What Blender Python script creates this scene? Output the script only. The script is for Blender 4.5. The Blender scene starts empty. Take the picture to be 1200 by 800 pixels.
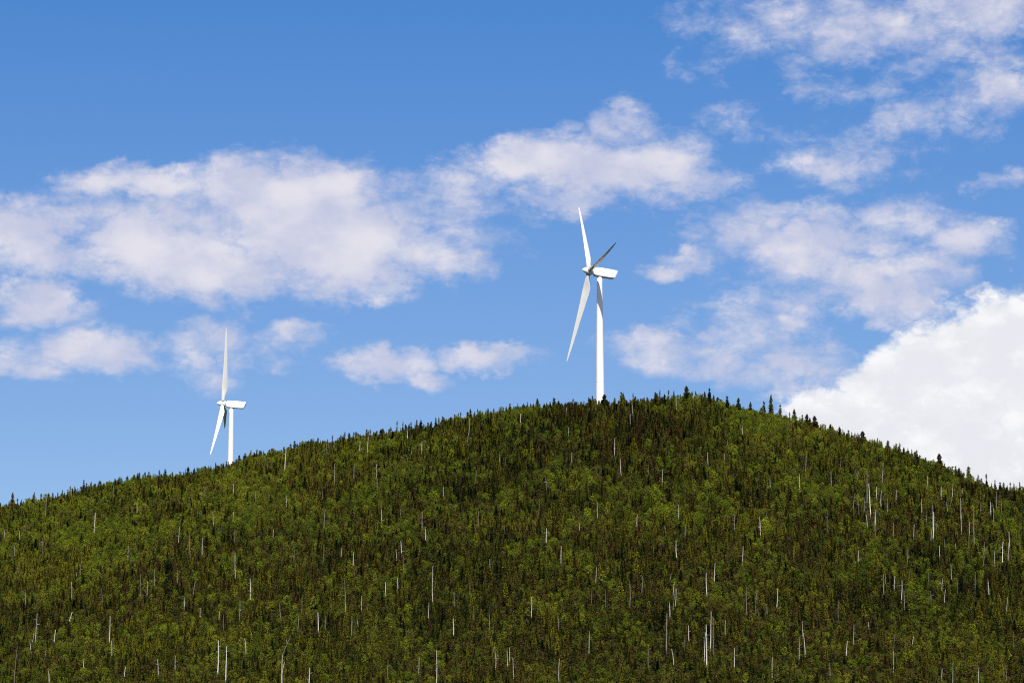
import bpy, bmesh, math, random
import numpy as np
from mathutils import Vector, Matrix

random.seed(7)
rng = np.random.default_rng(7)
C = bpy.context.scene.collection
scene = bpy.context.scene

# ------------------------------------------------------------------ camera
PITCH = math.radians(9.0)
LENS = 100.0
FPX = 1200 * LENS / 36.0
CAM = np.array([0.0, 0.0, 1.7])
cam_data = bpy.data.cameras.new('camera')
cam_data.lens = LENS; cam_data.sensor_width = 36.0
cam_data.clip_start = 0.5; cam_data.clip_end = 30000
cam = bpy.data.objects.new('camera', cam_data); C.objects.link(cam)
cam.location = CAM; cam.rotation_euler = (math.radians(90) + PITCH, 0, 0)
scene.camera = cam

# ------------------------------------------------------------------ render settings
scene.render.engine = 'CYCLES'
scene.cycles.use_denoising = False
scene.cycles.max_bounces = 6
scene.cycles.diffuse_bounces = 2
scene.cycles.glossy_bounces = 2
scene.cycles.transmission_bounces = 3
scene.cycles.transparent_max_bounces = 4
scene.cycles.use_adaptive_sampling = True
scene.cycles.adaptive_threshold = 0.015
scene.cycles.filter_width = 1.15
scene.view_settings.view_transform = 'Standard'
scene.view_settings.look = 'None'
scene.view_settings.exposure = 0.3
scene.view_settings.gamma = 1.0
scene.view_settings.use_curve_mapping = False

# ------------------------------------------------------------------ sun and sky
SUN_EL = math.radians(43)
SUN_AZ = math.radians(179)        # compass bearing, 0 = +Y, clockwise: almost straight behind the camera
sun_dir = Vector((math.sin(SUN_AZ) * math.cos(SUN_EL), math.cos(SUN_AZ) * math.cos(SUN_EL), math.sin(SUN_EL)))
ld = bpy.data.lights.new('sun', 'SUN'); ld.energy = 4.6; ld.angle = math.radians(0.53); ld.color = (1.0, 0.95, 0.87)
sun = bpy.data.objects.new('sun', ld); C.objects.link(sun)
sun.rotation_euler = (-sun_dir).to_track_quat('-Z', 'Y').to_euler()
sun.location = (0, 0, 400)

world = bpy.data.worlds.new('World'); scene.world = world; world.use_nodes = True
wn = world.node_tree; wn.nodes.clear()


class NT:
    """small helper to write node trees"""
    def __init__(self, tree): self.t = tree
    def n(self, typ, **kw):
        nd = self.t.nodes.new(typ)
        for k, v in kw.items(): setattr(nd, k, v)
        return nd
    def link(self, a, b): self.t.links.new(a, b)
    def put(self, sock, v):
        if hasattr(v, 'is_output') or isinstance(v, bpy.types.NodeSocket): self.link(v, sock)
        else: sock.default_value = v
    def math(self, op, a, b=None, c=None, clamp=False):
        nd = self.n('ShaderNodeMath', operation=op, use_clamp=clamp)
        self.put(nd.inputs[0], a)
        if b is not None: self.put(nd.inputs[1], b)
        if c is not None: self.put(nd.inputs[2], c)
        return nd.outputs[0]
    def vec(self, op, a, b=None, c=None, out=0):
        nd = self.n('ShaderNodeVectorMath', operation=op)
        self.put(nd.inputs[0], a)
        if b is not None: self.put(nd.inputs[1], b)
        if c is not None: self.put(nd.inputs[2], c)
        return nd.outputs[out]
    def ss(self, v, lo, hi, a=0.0, b=1.0):
        nd = self.n('ShaderNodeMapRange', interpolation_type='SMOOTHSTEP')
        self.put(nd.inputs[0], v); self.put(nd.inputs[1], lo); self.put(nd.inputs[2], hi)
        self.put(nd.inputs[3], a); self.put(nd.inputs[4], b)
        return nd.outputs[0]
    def noise(self, v, scale, detail=6.0, rough=0.55, lac=2.0, dist=0.0, col=False):
        nd = self.n('ShaderNodeTexNoise', noise_dimensions='3D')
        self.put(nd.inputs['Vector'], v); nd.inputs['Scale'].default_value = scale
        nd.inputs['Detail'].default_value = detail; nd.inputs['Roughness'].default_value = rough
        nd.inputs['Lacunarity'].default_value = lac; nd.inputs['Distortion'].default_value = dist
        return nd.outputs['Color'] if col else nd.outputs['Fac']
    def mix(self, f, a, b, blend='MIX'):
        nd = self.n('ShaderNodeMix', data_type='RGBA', blend_type=blend)
        self.put(nd.inputs[0], f); self.put(nd.inputs[6], a); self.put(nd.inputs[7], b)
        return nd.outputs[2]


def build_sky():
    w = NT(wn)
    geo = w.n('ShaderNodeTexCoord')
    sky = w.n('ShaderNodeTexSky', sky_type='NISHITA')
    sky.sun_disc = False; sky.sun_elevation = SUN_EL; sky.sun_rotation = SUN_AZ
    sky.altitude = 300; sky.air_density = 0.62; sky.dust_density = 0.8; sky.ozone_density = 3.0
    w.link(geo.outputs['Generated'], sky.inputs[0])
    bg = w.n('ShaderNodeBackground'); bg.inputs[1].default_value = 0.112
    hs = w.n('ShaderNodeHueSaturation'); el0 = w.math('ARCSINE', w.vec('DOT_PRODUCT', geo.outputs['Generated'], (0, 0, 1), out=1))
    w.link(w.ss(el0, math.radians(3.0), math.radians(19.0), 1.04, 1.27), hs.inputs['Saturation'])
    w.link(w.ss(el0, math.radians(3.0), math.radians(19.0), 0.77, 1.09), hs.inputs['Value'])
    hs.inputs['Hue'].default_value = 0.502
    w.link(sky.outputs[0], hs.inputs['Color'])
    w.link(hs.outputs[0], bg.inputs[0])

    # direction of the sky as azimuth / elevation, in units of 1000 "pixels" (FPX per radian)
    d = geo.outputs['Generated']
    sp = w.n('ShaderNodeSeparateXYZ'); w.link(d, sp.inputs[0])
    az = w.math('ARCTAN2', sp.outputs[0], sp.outputs[1])
    el = w.math('ARCSINE', sp.outputs[2])
    elc = w.math('SUBTRACT', el, PITCH)
    azs = w.math('MULTIPLY', az, math.cos(PITCH))
    cb = w.n('ShaderNodeCombineXYZ'); w.link(azs, cb.inputs[0]); w.link(elc, cb.inputs[1])
    S = FPX / 1000.0
    p = w.vec('SCALE', cb.outputs[0]); p.node.inputs['Scale'].default_value = S

    nv = w.vec('MULTIPLY', d, (1.0, 1.0, 1.5))
    warp = w.noise(nv, 34.0, 4.0, 0.55, col=True)
    warp = w.vec('SUBTRACT', warp, (0.5, 0.5, 0.5))
    pw = w.vec('MULTIPLY_ADD', warp, (0.085, 0.06, 0.0), p)
    warp2 = w.noise(nv, 170.0, 3.0, 0.6, col=True)
    warp2 = w.vec('SUBTRACT', warp2, (0.5, 0.5, 0.5))
    pw = w.vec('MULTIPLY_ADD', warp2, (0.022, 0.020, 0.0), pw)

    def blobs(lst):
        acc = None
        for (x, y, rx, ry, wt) in lst:
            x, y, rx, ry = (x - 600) / 1000, (400 - y) / 1000, rx / 1000, ry / 1000
            q = w.vec('MULTIPLY_ADD', pw, (1 / rx, 1 / ry, 0), (-x / rx, -y / ry, 0))
            r2 = w.vec('DOT_PRODUCT', q, q, out=1)
            f = w.math('MULTIPLY_ADD', r2, -wt * 0.62, wt)       # wt at the centre, near nothing on the ellipse
            if acc is None: acc = f
            else:
                nd = w.n('ShaderNodeMath', operation='SMOOTH_MAX')
                w.link(acc, nd.inputs[0]); w.link(f, nd.inputs[1]); nd.inputs[2].default_value = 0.12
                acc = nd.outputs[0]
        return acc
    soft = [  # the broad bank on the left, reaching right across the middle
        (35, 285, 95, 42, 1.0), (150, 222, 92, 24, .85), (190, 290, 110, 58, .95), (330, 235, 110, 52, 1.05), (400, 285, 130, 62, 1.05),
        (290, 320, 130, 38, .9), (490, 262, 90, 52, .72), (545, 212, 50, 32, .5), (535, 312, 52, 24, .75), (120, 318, 70, 26, .75),
        (430, 340, 60, 18, .6),
        (635, 188, 80, 34, .95), (725, 150, 40, 28, .75), (705, 198, 100, 36, 1.0), (795, 212, 66, 32, .75), (675, 235, 60, 16, .6),
        # the small ones under it
        (45, 366, 72, 24, .85), (112, 416, 80, 27, .9), (50, 440, 50, 16, .65), (255, 402, 66, 26, .68), (335, 388, 40, 14, .62), (240, 440, 40, 22, .5),
        (440, 424, 66, 20, .85), (500, 446, 32, 13, .7), (572, 420, 52, 18, .85),
        # upper right
        (920, 18, 110, 30, .5), (1060, 40, 100, 34, .58), (1165, 18, 80, 48, .72), (1020, 70, 80, 20, .5), (965, 112, 54, 20, .56),
        (1090, 140, 80, 24, .55), (1185, 122, 50, 34, .66), (985, 192, 80, 20, .55), (1165, 218, 40, 14, .5), (860, 150, 60, 18, .42),
        # middle right
        (885, 275, 80, 34, .75), (965, 290, 100, 46, .8), (1040, 262, 60, 34, .66), (1130, 285, 62, 34, .62), (1045, 335, 100, 46, .82),
        (960, 352, 80, 26, .58), (890, 392, 70, 36, .6), (925, 432, 95, 30, .68), (820, 298, 44, 20, .7), (785, 320, 34, 16, .7),
        (765, 410, 70, 26, .58), (845, 425, 66, 24, .6),
        # thin veils that tie the pieces together
        (300, 278, 270, 66, .72), (90, 290, 120, 50, .7), (470, 290, 110, 50, .6), (700, 198, 130, 46, .7), (1000, 310, 170, 74, .46), (900, 405, 100, 60, .42),
        (1000, 40, 180, 60, .5), (1120, 90, 130, 76, .42), (880, 20, 120, 36, .48), (995, 185, 95, 40, .42), (290, 405, 100, 34, .5), (1140, 10, 120, 60, .6)]
    soft = [(a, b, c * 1.08, d_ * 1.10, e) for a, b, c, d_, e in soft]
    heap = [(1240, 490, 200, 135, 1.6), (1110, 490, 110, 78, 1.45), (1010, 505, 105, 48, 1.2), (1175, 412, 95, 58, 1.4), (1120, 435, 90, 50, 1.3),
            (1050, 462, 60, 42, 1.2), (955, 482, 60, 20, .8), (1430, 450, 180, 130, 1.4)]
    s1 = blobs(soft); s2 = blobs(heap)
    # away from the view the same broken cloud goes on
    far_n = w.noise(nv, 7.0, 2.0, 0.5)
    ax = w.math('ABSOLUTE', w.math('MULTIPLY', az, S))
    ey = w.math('ABSOLUTE', w.math('MULTIPLY', elc, S))
    outside = w.math('MAXIMUM', w.ss(ax, 0.62, 0.85), w.ss(ey, 0.42, 0.6))
    gen = w.ss(far_n, 0.42, 0.68, -0.2, 1.05)
    gen = w.math('SUBTRACT', w.math('MULTIPLY', gen, outside), w.math('SUBTRACT', 1.0, outside))
    s1 = w.math('MAXIMUM', s1, gen)
    s1 = w.math('MAXIMUM', s1, -0.6); s2 = w.math('MAXIMUM', s2, -0.6)

    fb = w.noise(nv, 36.0, 8.0, 0.46)
    fbw = w.noise(w.vec('MULTIPLY', d, (1, 1, 2.6)), 52.0, 7.0, 0.55, dist=0.8)
    vo = w.n('ShaderNodeTexVoronoi', feature='F1', voronoi_dimensions='3D')
    w.link(w.vec('MULTIPLY_ADD', warp2, (0.012, 0.012, 0.012), nv), vo.inputs['Vector'])
    vo.inputs['Scale'].default_value = 75.0; vo.inputs['Detail'].default_value = 3.0; vo.inputs['Roughness'].default_value = 0.55; vo.inputs['Lacunarity'].default_value = 2.1
    billow = w.math('SUBTRACT', 0.50, vo.outputs['Distance'])
    f1 = w.math('MULTIPLY_ADD', w.math('SUBTRACT', fb, 0.5), 0.85, s1)
    f1 = w.math('MULTIPLY_ADD', billow, 0.34, f1)
    f1 = w.math('MULTIPLY_ADD', w.math('SUBTRACT', fbw, 0.5), 0.55, f1)
    f2 = w.math('MULTIPLY_ADD', w.math('SUBTRACT', fb, 0.5), 0.75, s2)
    f2 = w.math('MULTIPLY_ADD', billow, 0.4, f2)
    a1 = w.math('MULTIPLY', w.ss(f1, -0.06, 0.68), 0.91)
    a2 = w.math('MULTIPLY', w.ss(f2, -0.02, 0.56), 0.98)
    # light in the clouds: thicker where the field rises towards the sun
    sh = w.vec('ADD', nv, (-0.006, 0.0, 0.012))
    fb_s = w.noise(sh, 36.0, 5.0, 0.5)
    lit = w.math('SUBTRACT', fb, fb_s)
    big = w.noise(w.vec('ADD', nv, (0.3, 0.1, 0.7)), 46.0, 5.0, 0.45)
    l1 = w.ss(w.math('ADD', w.math('MULTIPLY_ADD', f1, 0.28, w.math('MULTIPLY', big, 0.9)), w.math('MULTIPLY', lit, 0.8)), 0.42, 0.95)
    c1 = w.mix(l1, (0.47, 0.49, 0.62, 1), (0.67, 0.645, 0.69, 1))
    l2 = w.ss(w.math('ADD', w.math('MULTIPLY_ADD', billow, 0.3, big), w.math('MULTIPLY', lit, 0.6)), 0.22, 0.70)
    c2 = w.mix(l2, (0.665, 0.675, 0.71, 1), (0.80, 0.797, 0.80, 1))
    b1 = w.n('ShaderNodeBackground'); w.link(c1, b1.inputs[0])
    b2 = w.n('ShaderNodeBackground'); w.link(c2, b2.inputs[0])
    m1 = w.n('ShaderNodeMixShader'); w.link(a1, m1.inputs[0]); w.link(bg.outputs[0], m1.inputs[1]); w.link(b1.outputs[0], m1.inputs[2])
    m2 = w.n('ShaderNodeMixShader'); w.link(a2, m2.inputs[0]); w.link(m1.outputs[0], m2.inputs[1]); w.link(b2.outputs[0], m2.inputs[2])
    out = w.n('ShaderNodeOutputWorld'); w.link(m2.outputs[0], out.inputs[0])
    world.cycles.sampling_method = 'MANUAL'; world.cycles.sample_map_resolution = 512


build_sky()

# ------------------------------------------------------------------ pixel helpers
Fv = np.array([0, math.cos(PITCH), math.sin(PITCH)]); Uv = np.array([0, -math.sin(PITCH), math.cos(PITCH)]); Rv = np.array([1.0, 0, 0])


def at(px, py, Y):
    d = Fv + Rv * (px - 600) / FPX + Uv * (400 - py) / FPX
    return CAM + d * (Y / d[1])


def proj(P):
    P = np.asarray(P, float); d = P - CAM; z = d @ Fv
    return 600 + FPX * (d @ Rv) / z, 400 - FPX * (d @ Uv) / z


# ------------------------------------------------------------------ terrain
CANOPY = [(-700, 640), (-350, 622), (-150, 608), (0, 592), (50, 583), (100, 573), (150, 561), (200, 552), (270, 542), (330, 528), (400, 513), (470, 499),
          (540, 487), (600, 479), (650, 474), (700, 469), (750, 464), (800, 460), (840, 461), (870, 466), (900, 476), (950, 494), (1000, 511), (1050, 529),
          (1100, 545), (1150, 560), (1200, 574), (1350, 600), (1600, 628), (1900, 645)]
DEPTH = [(-700, 1380), (0, 1330), (270, 1300), (480, 1262), (700, 1228), (850, 1210), (1000, 1185), (1200, 1150), (1900, 1060)]
SKY_PX = np.array([c[0] for c in CANOPY], float); SKY_PY = np.array([c[1] for c in CANOPY], float)
_pxs = np.arange(-700, 1901, 5.0)
_g = np.exp(-0.5 * (np.arange(-16, 17) / 6.0) ** 2); _g /= _g.sum()


def _smooth(a):
    return np.convolve(np.pad(a, 16, mode='edge'), _g, mode='valid')


_d = np.interp(_pxs, [p for p, _ in DEPTH], [q for _, q in DEPTH])
_d = _smooth(_d)
_py = _smooth(np.interp(_pxs, SKY_PX, SKY_PY)) + 12.5
_pts = np.array([at(a, b, c) for a, b, c in zip(_pxs, _py, _d)])
XC, YC, ZC = _pts[:, 0], _pts[:, 1], _pts[:, 2]
Y0 = 955.0
SIGHT = math.tan(PITCH - math.atan(400 / FPX))
_h_waves = [(rng.uniform(0, 6.28), rng.uniform(0, 6.28), rng.uniform(0, 6.28), L) for L in (130, 90, 61, 47, 33, 24, 18, 13) for _ in range(3)]


def bumps(x, y):
    v = 0
    for a, ph, _, L in _h_waves:
        v = v + np.sin((x * math.cos(a) + y * math.sin(a)) * 2 * math.pi / L + ph) * L * 0.0055
    return v


def terrain(x, y):
    x = np.asarray(x, float); y = np.asarray(y, float)
    yc = np.interp(x, XC, YC); zc = np.interp(x, XC, ZC)
    over = np.maximum(0, np.maximum(XC[0] - x, x - XC[-1]))
    zc = zc * np.exp(-(over / 500.0) ** 2)
    e = zc / yc
    s0 = yc - Y0
    k = np.maximum((zc - SIGHT * Y0 - e * s0) / s0 ** 1.25, 0.012)
    s = yc - y
    sf = np.maximum(s, 0); sb = np.maximum(-s, 0)
    z = zc - e * sf - k * sf ** 1.25
    z = z + e * sb * np.exp(-sb / 60.0)
    fade = 1 / (1 + np.exp((sb - 900) / 120.0))
    z = z * fade
    z = z + bumps(x, y) * np.clip((y - 700) / 150, 0, 1) * fade * np.clip(z / 30, 0, 1)
    base = 22 * (1 - np.exp(-np.maximum(y, 0) / 1200.0)) * np.exp(-(x / 3500) ** 2) - 0.02
    m = np.maximum(z, base); dlt = np.abs(z - base)
    return m + 6 * np.exp(-dlt / 10.0) * np.clip(y / 600, 0, 1)


def tz(x, y): return float(terrain(x, y))


# ------------------------------------------------------------------ materials
def mat(name):
    m = bpy.data.materials.new(name); m.use_nodes = True; m.node_tree.nodes.clear()
    return m, NT(m.node_tree)


def finish(t, shader):
    o = t.n('ShaderNodeOutputMaterial'); t.link(shader, o.inputs[0])


def ramp(t, fac, stops):
    r = t.n('ShaderNodeValToRGB'); t.put(r.inputs[0], fac)
    el = r.color_ramp.elements
    while len(el) < len(stops): el.new(0.5)
    for e, (p, c) in zip(el, stops): e.position = p; e.color = (*c, 1)
    return r.outputs[0]


def foliage_mat(name, stops, trans=0.25, patch=0.6, tint=(0.075, 0.036, 0.012)):
    m, t = mat(name)
    oi = t.n('ShaderNodeObjectInfo'); geo = t.n('ShaderNodeNewGeometry')
    loc = oi.outputs['Location']
    big = t.math('MULTIPLY_ADD', t.noise(loc, 0.013, 2.0, 0.5), 0.5, t.math('MULTIPLY', t.noise(loc, 0.05, 3.0, 0.6), 0.5))
    f = t.math('ADD', t.math('MULTIPLY', t.math('SUBTRACT', big, 0.5), patch * 4.0), t.math('MULTIPLY_ADD', oi.outputs['Random'], 1.2, -0.1))
    stand = t.vec('DISTANCE', loc, (50.0, 1165.0, 128.0), out=1)          # an old, browning stand under the summit
    old = t.ss(stand, 90.0, 20.0, 0.0, 1.0)
    f = t.math('MULTIPLY_ADD', old, -0.22, f)
    col = ramp(t, t.math('MULTIPLY_ADD', f, 0.8, 0.1, clamp=True), stops)
    # brownish, cone-laden or browning trees gather on some parts of the hill
    br = t.noise(t.vec('ADD', loc, (300.0, 90.0, 0.0)), 0.016, 2.0, 0.5)
    br = t.math('MAXIMUM', br, t.math('MULTIPLY', old, 0.66))
    bf = t.math('MULTIPLY', t.ss(br, 0.36, 0.66, 0.35, 1.0), t.ss(t.math('FRACT', t.math('MULTIPLY', oi.outputs['Random'], 7.31)), 0.50, 0.85))
    col = t.mix(t.math('MULTIPLY', bf, 0.85), col, (*tint, 1))
    tc = t.n('ShaderNodeTexCoord')
    fine = t.noise(tc.outputs['Object'], 2.3, 3.0, 0.6)
    col = t.mix(1.0, col, t.mix(fine, (0.5, 0.5, 0.5, 1), (1.5, 1.5, 1.4, 1)), 'MULTIPLY')
    df = t.n('ShaderNodeBsdfPrincipled'); t.link(col, df.inputs['Base Color'])
    df.inputs['Roughness'].default_value = 0.6; df.inputs['Specular IOR Level'].default_value = 0.08
    tr = t.n('ShaderNodeBsdfTranslucent'); t.link(t.mix(1.0, col, (1.1, 1.25, 0.6, 1), 'MULTIPLY'), tr.inputs[0])
    mx = t.n('ShaderNodeMixShader'); mx.inputs[0].default_value = trans
    t.link(df.outputs[0], mx.inputs[1]); t.link(tr.outputs[0], mx.inputs[2])
    finish(t, mx.outputs[0])
    return m


M_CONIFER = foliage_mat('conifer_needles', [(0.0, (0.009, 0.016, 0.004)), (0.35, (0.038, 0.047, 0.005)), (0.65, (0.096, 0.103, 0.009)), (1.0, (0.200, 0.188, 0.014))], 0.10)
M_LEAF = foliage_mat('broad_leaves', [(0.0, (0.054, 0.078, 0.006)), (0.4, (0.100, 0.130, 0.009)), (0.75, (0.152, 0.186, 0.010)), (1.0, (0.215, 0.232, 0.016))], 0.25, 0.4, (0.11, 0.085, 0.02))
M_SHRUB = foliage_mat('shrub_leaves', [(0.0, (0.012, 0.016, 0.003)), (0.4, (0.026, 0.030, 0.004)), (0.75, (0.052, 0.055, 0.007)), (1.0, (0.10, 0.10, 0.011))], 0.15, 0.5, (0.10, 0.06, 0.02))


def bark_mat(name, a, b):
    m, t = mat(name)
    tc = t.n('ShaderNodeTexCoord'); oi = t.n('ShaderNodeObjectInfo')
    v = t.vec('MULTIPLY', tc.outputs['Object'], (9.0, 9.0, 1.6))
    f = t.noise(v, 1.0, 4.0, 0.65)
    f = t.math('ADD', f, t.math('MULTIPLY', t.math('SUBTRACT', oi.outputs['Random'], 0.5), 0.7))
    col = t.mix(t.ss(f, 0.3, 0.7), (*a, 1), (*b, 1))
    df = t.n('ShaderNodeBsdfPrincipled'); t.link(col, df.inputs['Base Color']); df.inputs['Roughness'].default_value = 0.85
    bp = t.n('ShaderNodeBump'); bp.inputs['Strength'].default_value = 0.4; t.link(f, bp.inputs['Height']); t.link(bp.outputs[0], df.inputs['Normal'])
    finish(t, df.outputs[0])
    return m


M_BARK = bark_mat('bark', (0.05, 0.034, 0.022), (0.15, 0.105, 0.075))
M_DEAD = bark_mat('bleached_wood', (0.15, 0.13, 0.115), (0.58, 0.54, 0.49))


def ground_mat():
    m, t = mat('forest_floor')
    geo = t.n('ShaderNodeNewGeometry')
    a = t.noise(geo.outputs['Position'], 0.09, 6.0, 0.65); b = t.noise(geo.outputs['Position'], 1.7, 5.0, 0.6)
    col = ramp(t, t.math('MULTIPLY_ADD', b, 0.5, t.math('MULTIPLY', a, 0.5)), [(0.3, (0.018, 0.015, 0.005)), (0.5, (0.030, 0.034, 0.006)), (0.7, (0.048, 0.054, 0.008))])
    df = t.n('ShaderNodeBsdfPrincipled'); t.link(col, df.inputs['Base Color']); df.inputs['Roughness'].default_value = 1.0; df.inputs['Specular IOR Level'].default_value = 0.0
    bp = t.n('ShaderNodeBump'); bp.inputs['Strength'].default_value = 0.6; bp.inputs['Distance'].default_value = 0.3
    t.link(b, bp.inputs['Height']); t.link(bp.outputs[0], df.inputs['Normal'])
    finish(t, df.outputs[0])
    return m


def paint_mat(name, base, dirt, rough=0.38, streak=(0.5, 0.5, 0.08)):
    m, t = mat(name)
    tc = t.n('ShaderNodeTexCoord')
    f = t.noise(t.vec('MULTIPLY', tc.outputs['Object'], streak), 1.0, 6.0, 0.6)
    g = t.noise(tc.outputs['Object'], 3.0, 4.0, 0.6)
    col = t.mix(t.math('MULTIPLY', t.ss(f, 0.48, 0.8), 0.5), (*base, 1), (*dirt, 1))
    df = t.n('ShaderNodeBsdfPrincipled'); t.link(col, df.inputs['Base Color'])
    t.link(t.math('MULTIPLY_ADD', g, 0.2, rough - 0.1), df.inputs['Roughness'])
    finish(t, df.outputs[0])
    return m


M_GROUND = ground_mat()
M_TOWER = paint_mat('tower_paint', (0.80, 0.79, 0.76), (0.58, 0.54, 0.48))
M_BLADE = paint_mat('blade_gelcoat', (0.80, 0.80, 0.78), (0.62, 0.60, 0.56), 0.35, (0.6, 0.6, 0.15))
M_NACELLE = paint_mat('nacelle_shell', (0.81, 0.80, 0.78), (0.60, 0.58, 0.54), 0.4, (0.4, 0.4, 0.5))
M_DARK = paint_mat('dark_metal', (0.05, 0.05, 0.055), (0.10, 0.09, 0.08), 0.55)
M_RUST = paint_mat('rust_stain', (0.32, 0.20, 0.14), (0.45, 0.36, 0.3), 0.7)


# ------------------------------------------------------------------ object helpers
def tag(o, label=None, cat=None, group=None, kind=None):
    if label: o['label'] = label
    if cat: o['category'] = cat
    if group: o['group'] = group
    if kind: o['kind'] = kind
    return o


def mesh_from(name, verts, faces, mats, fmat=None, smooth=False):
    me = bpy.data.meshes.new(name)
    me.from_pydata([tuple(map(float, v)) for v in verts], [], faces)
    for m in (mats if isinstance(mats, (list, tuple)) else [mats]): me.materials.append(m)
    if fmat is not None: me.polygons.foreach_set('material_index', fmat)
    if smooth: me.polygons.foreach_set('use_smooth', [True] * len(me.polygons))
    me.update()
    return me


def link(name, data, parent=None, loc=None):
    o = bpy.data.objects.new(name, data); C.objects.link(o)
    if parent is not None: o.parent = parent
    if loc is not None: o.location = loc
    return o


class Geo:
    def __init__(self): self.v = []; self.f = []
    def add(self, vs, fs):
        n = len(self.v); self.v += [tuple(v) for v in vs]; self.f += [tuple(i + n for i in f) for f in fs]
    def loft(self, rings, cap0=True, cap1=True):
        n = len(self.v); m = len(rings[0])
        for r in rings: self.v += [tuple(p) for p in r]
        for i in range(len(rings) - 1):
            for j in range(m):
                a = n + i * m + j; b = n + i * m + (j + 1) % m
                self.f.append((a, b, b + m, a + m))
        if cap0: self.f.append(tuple(n + j for j in reversed(range(m))))
        if cap1: self.f.append(tuple(n + (len(rings) - 1) * m + j for j in range(m)))
    def tube(self, pts, rads, seg=6, cap=True):
        rings = []
        for i, p in enumerate(pts):
            p = Vector(p)
            d = Vector(pts[min(i + 1, len(pts) - 1)]) - Vector(pts[max(i - 1, 0)])
            d.normalize()
            a = d.orthogonal().normalized() if abs(d.z) < 0.95 else Vector((1, 0, 0)); a = (a - d * a.dot(d)).normalized(); b = d.cross(a)
            rings.append([p + (a * math.cos(2 * math.pi * j / seg) + b * math.sin(2 * math.pi * j / seg)) * rads[i] for j in range(seg)])
        self.loft(rings, cap, cap)
    def mesh(self, name, m, smooth=False): return mesh_from(name, self.v, self.f, m, smooth=smooth)


# ------------------------------------------------------------------ the ground: one sheet out to the horizon
def build_ground():
    xs = np.concatenate([-np.geomspace(420, 14000, 26)[::-1], np.arange(-415, 416, 5.0), np.geomspace(420, 14000, 26)])
    ys = np.concatenate([-np.geomspace(20, 6000, 14)[::-1], np.linspace(0, 700, 29), np.arange(705, 1420, 4.5), np.geomspace(1430, 18000, 44)])
    X, Y = np.meshgrid(xs, ys)
    Z = terrain(X, Y)
    vs = np.stack([X.ravel(), Y.ravel(), Z.ravel()], 1)
    nx, ny = len(xs), len(ys)
    fs = [(j * nx + i, j * nx + i + 1, (j + 1) * nx + i + 1, (j + 1) * nx + i) for j in range(ny - 1) for i in range(nx - 1)]
    o = link('hill', mesh_from('hill', vs, fs, M_GROUND, smooth=True))
    tag(o, 'rounded forested hill rising to a summit right of centre', 'hill', kind='structure')


build_ground()


# ------------------------------------------------------------------ wind turbines
BLADE_L = 44.0


def blade_mesh():
    """blade along +Z, leading edge towards +X (the nose, blades are feathered), thickness along Y"""
    g = Geo(); rings = []
    st = [(0.8, 1.0, 1.9, 1.0), (2.2, 1.0, 1.9, 1.0), (4.0, 0.92, 2.2, 0.78), (6.0, 0.75, 2.95, 0.48), (8.0, 0.62, 3.45, 0.34), (10.0, 0.56, 3.5, 0.29), (13, 0.5, 3.2, 0.26),
          (17, 0.45, 2.75, 0.23), (22, 0.4, 2.25, 0.21), (27, 0.38, 1.85, 0.19), (32, 0.36, 1.45, 0.18), (37, 0.35, 1.08, 0.17), (40.5, 0.35, 0.78, 0.17), (42.6, 0.36, 0.52, 0.17),
          (43.6, 0.38, 0.30, 0.17), (44.0, 0.40, 0.08, 0.2)]
    N = 20
    for r, le, c, th in st:
        tw = math.radians(14 * (1 - min(r / 44, 1)) ** 1.6 - 2)
        rd = max(0.0, 1 - (r - 2.2) / 5.0) if r > 2.2 else 1.0       # round root turning into a wing section
        pb = 0.9 * (r / 44) ** 2                                     # the tip is bent slightly to windward
        ring = []
        for j in range(N):
            a = 2 * math.pi * j / N
            cx = math.cos(a)
            # airfoil: blunt at the leading edge (+X), sharp at the trailing edge
            xa = c * (0.3 - (1 - (cx + 1) / 2) * 1.0)
            t = (1 - (cx + 1) / 2)
            ya = th * c * 2.6 * (0.2969 * math.sqrt(max(t, 0)) - 0.126 * t - 0.3516 * t * t + 0.2843 * t ** 3 - 0.1036 * t ** 4) * (1 if math.sin(a) >= 0 else -1)
            xr = c / 2 * cx; yr = c / 2 * math.sin(a)
            x = xa * (1 - rd) + xr * rd; y = ya * (1 - rd) + yr * rd
            ring.append((x * math.cos(tw) - y * math.sin(tw) + pb, x * math.sin(tw) + y * math.cos(tw), r))
        rings.append(ring)
    g.loft(rings)
    return g.mesh('blade', M_BLADE, True)


def rrect(x, w, h, zc, rad, slant=0.0, n=4):
    """rounded rectangle section in YZ at x (slant shifts the bottom forward)"""
    pts = []
    for cy, cz, a0 in ((1, 1, 0), (-1, 1, 90), (-1, -1, 180), (1, -1, 270)):
        for k in range(n + 1):
            a = math.radians(a0 + 90 * k / n)
            y = cy * (w / 2 - rad) + rad * math.cos(a); z = cz * (h / 2 - rad) + rad * math.sin(a)
            pts.append((x + slant * (-z / h), y, zc + z))
    return pts


BLADE_ME = blade_mesh()


def hub_mesh():
    g = Geo(); rings = []
    for x, r in ((-1.7, 1.35), (-1.5, 1.62), (-0.6, 1.74), (0.4, 1.72), (1.2, 1.55), (2.0, 1.22), (2.7, 0.80), (3.2, 0.40), (3.42, 0.12)):
        rings.append([(x, r * math.cos(2 * math.pi * j / 24), r * math.sin(2 * math.pi * j / 24)) for j in range(24)])
    g.loft(rings)
    return g.mesh('hub', M_NACELLE, True)


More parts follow.
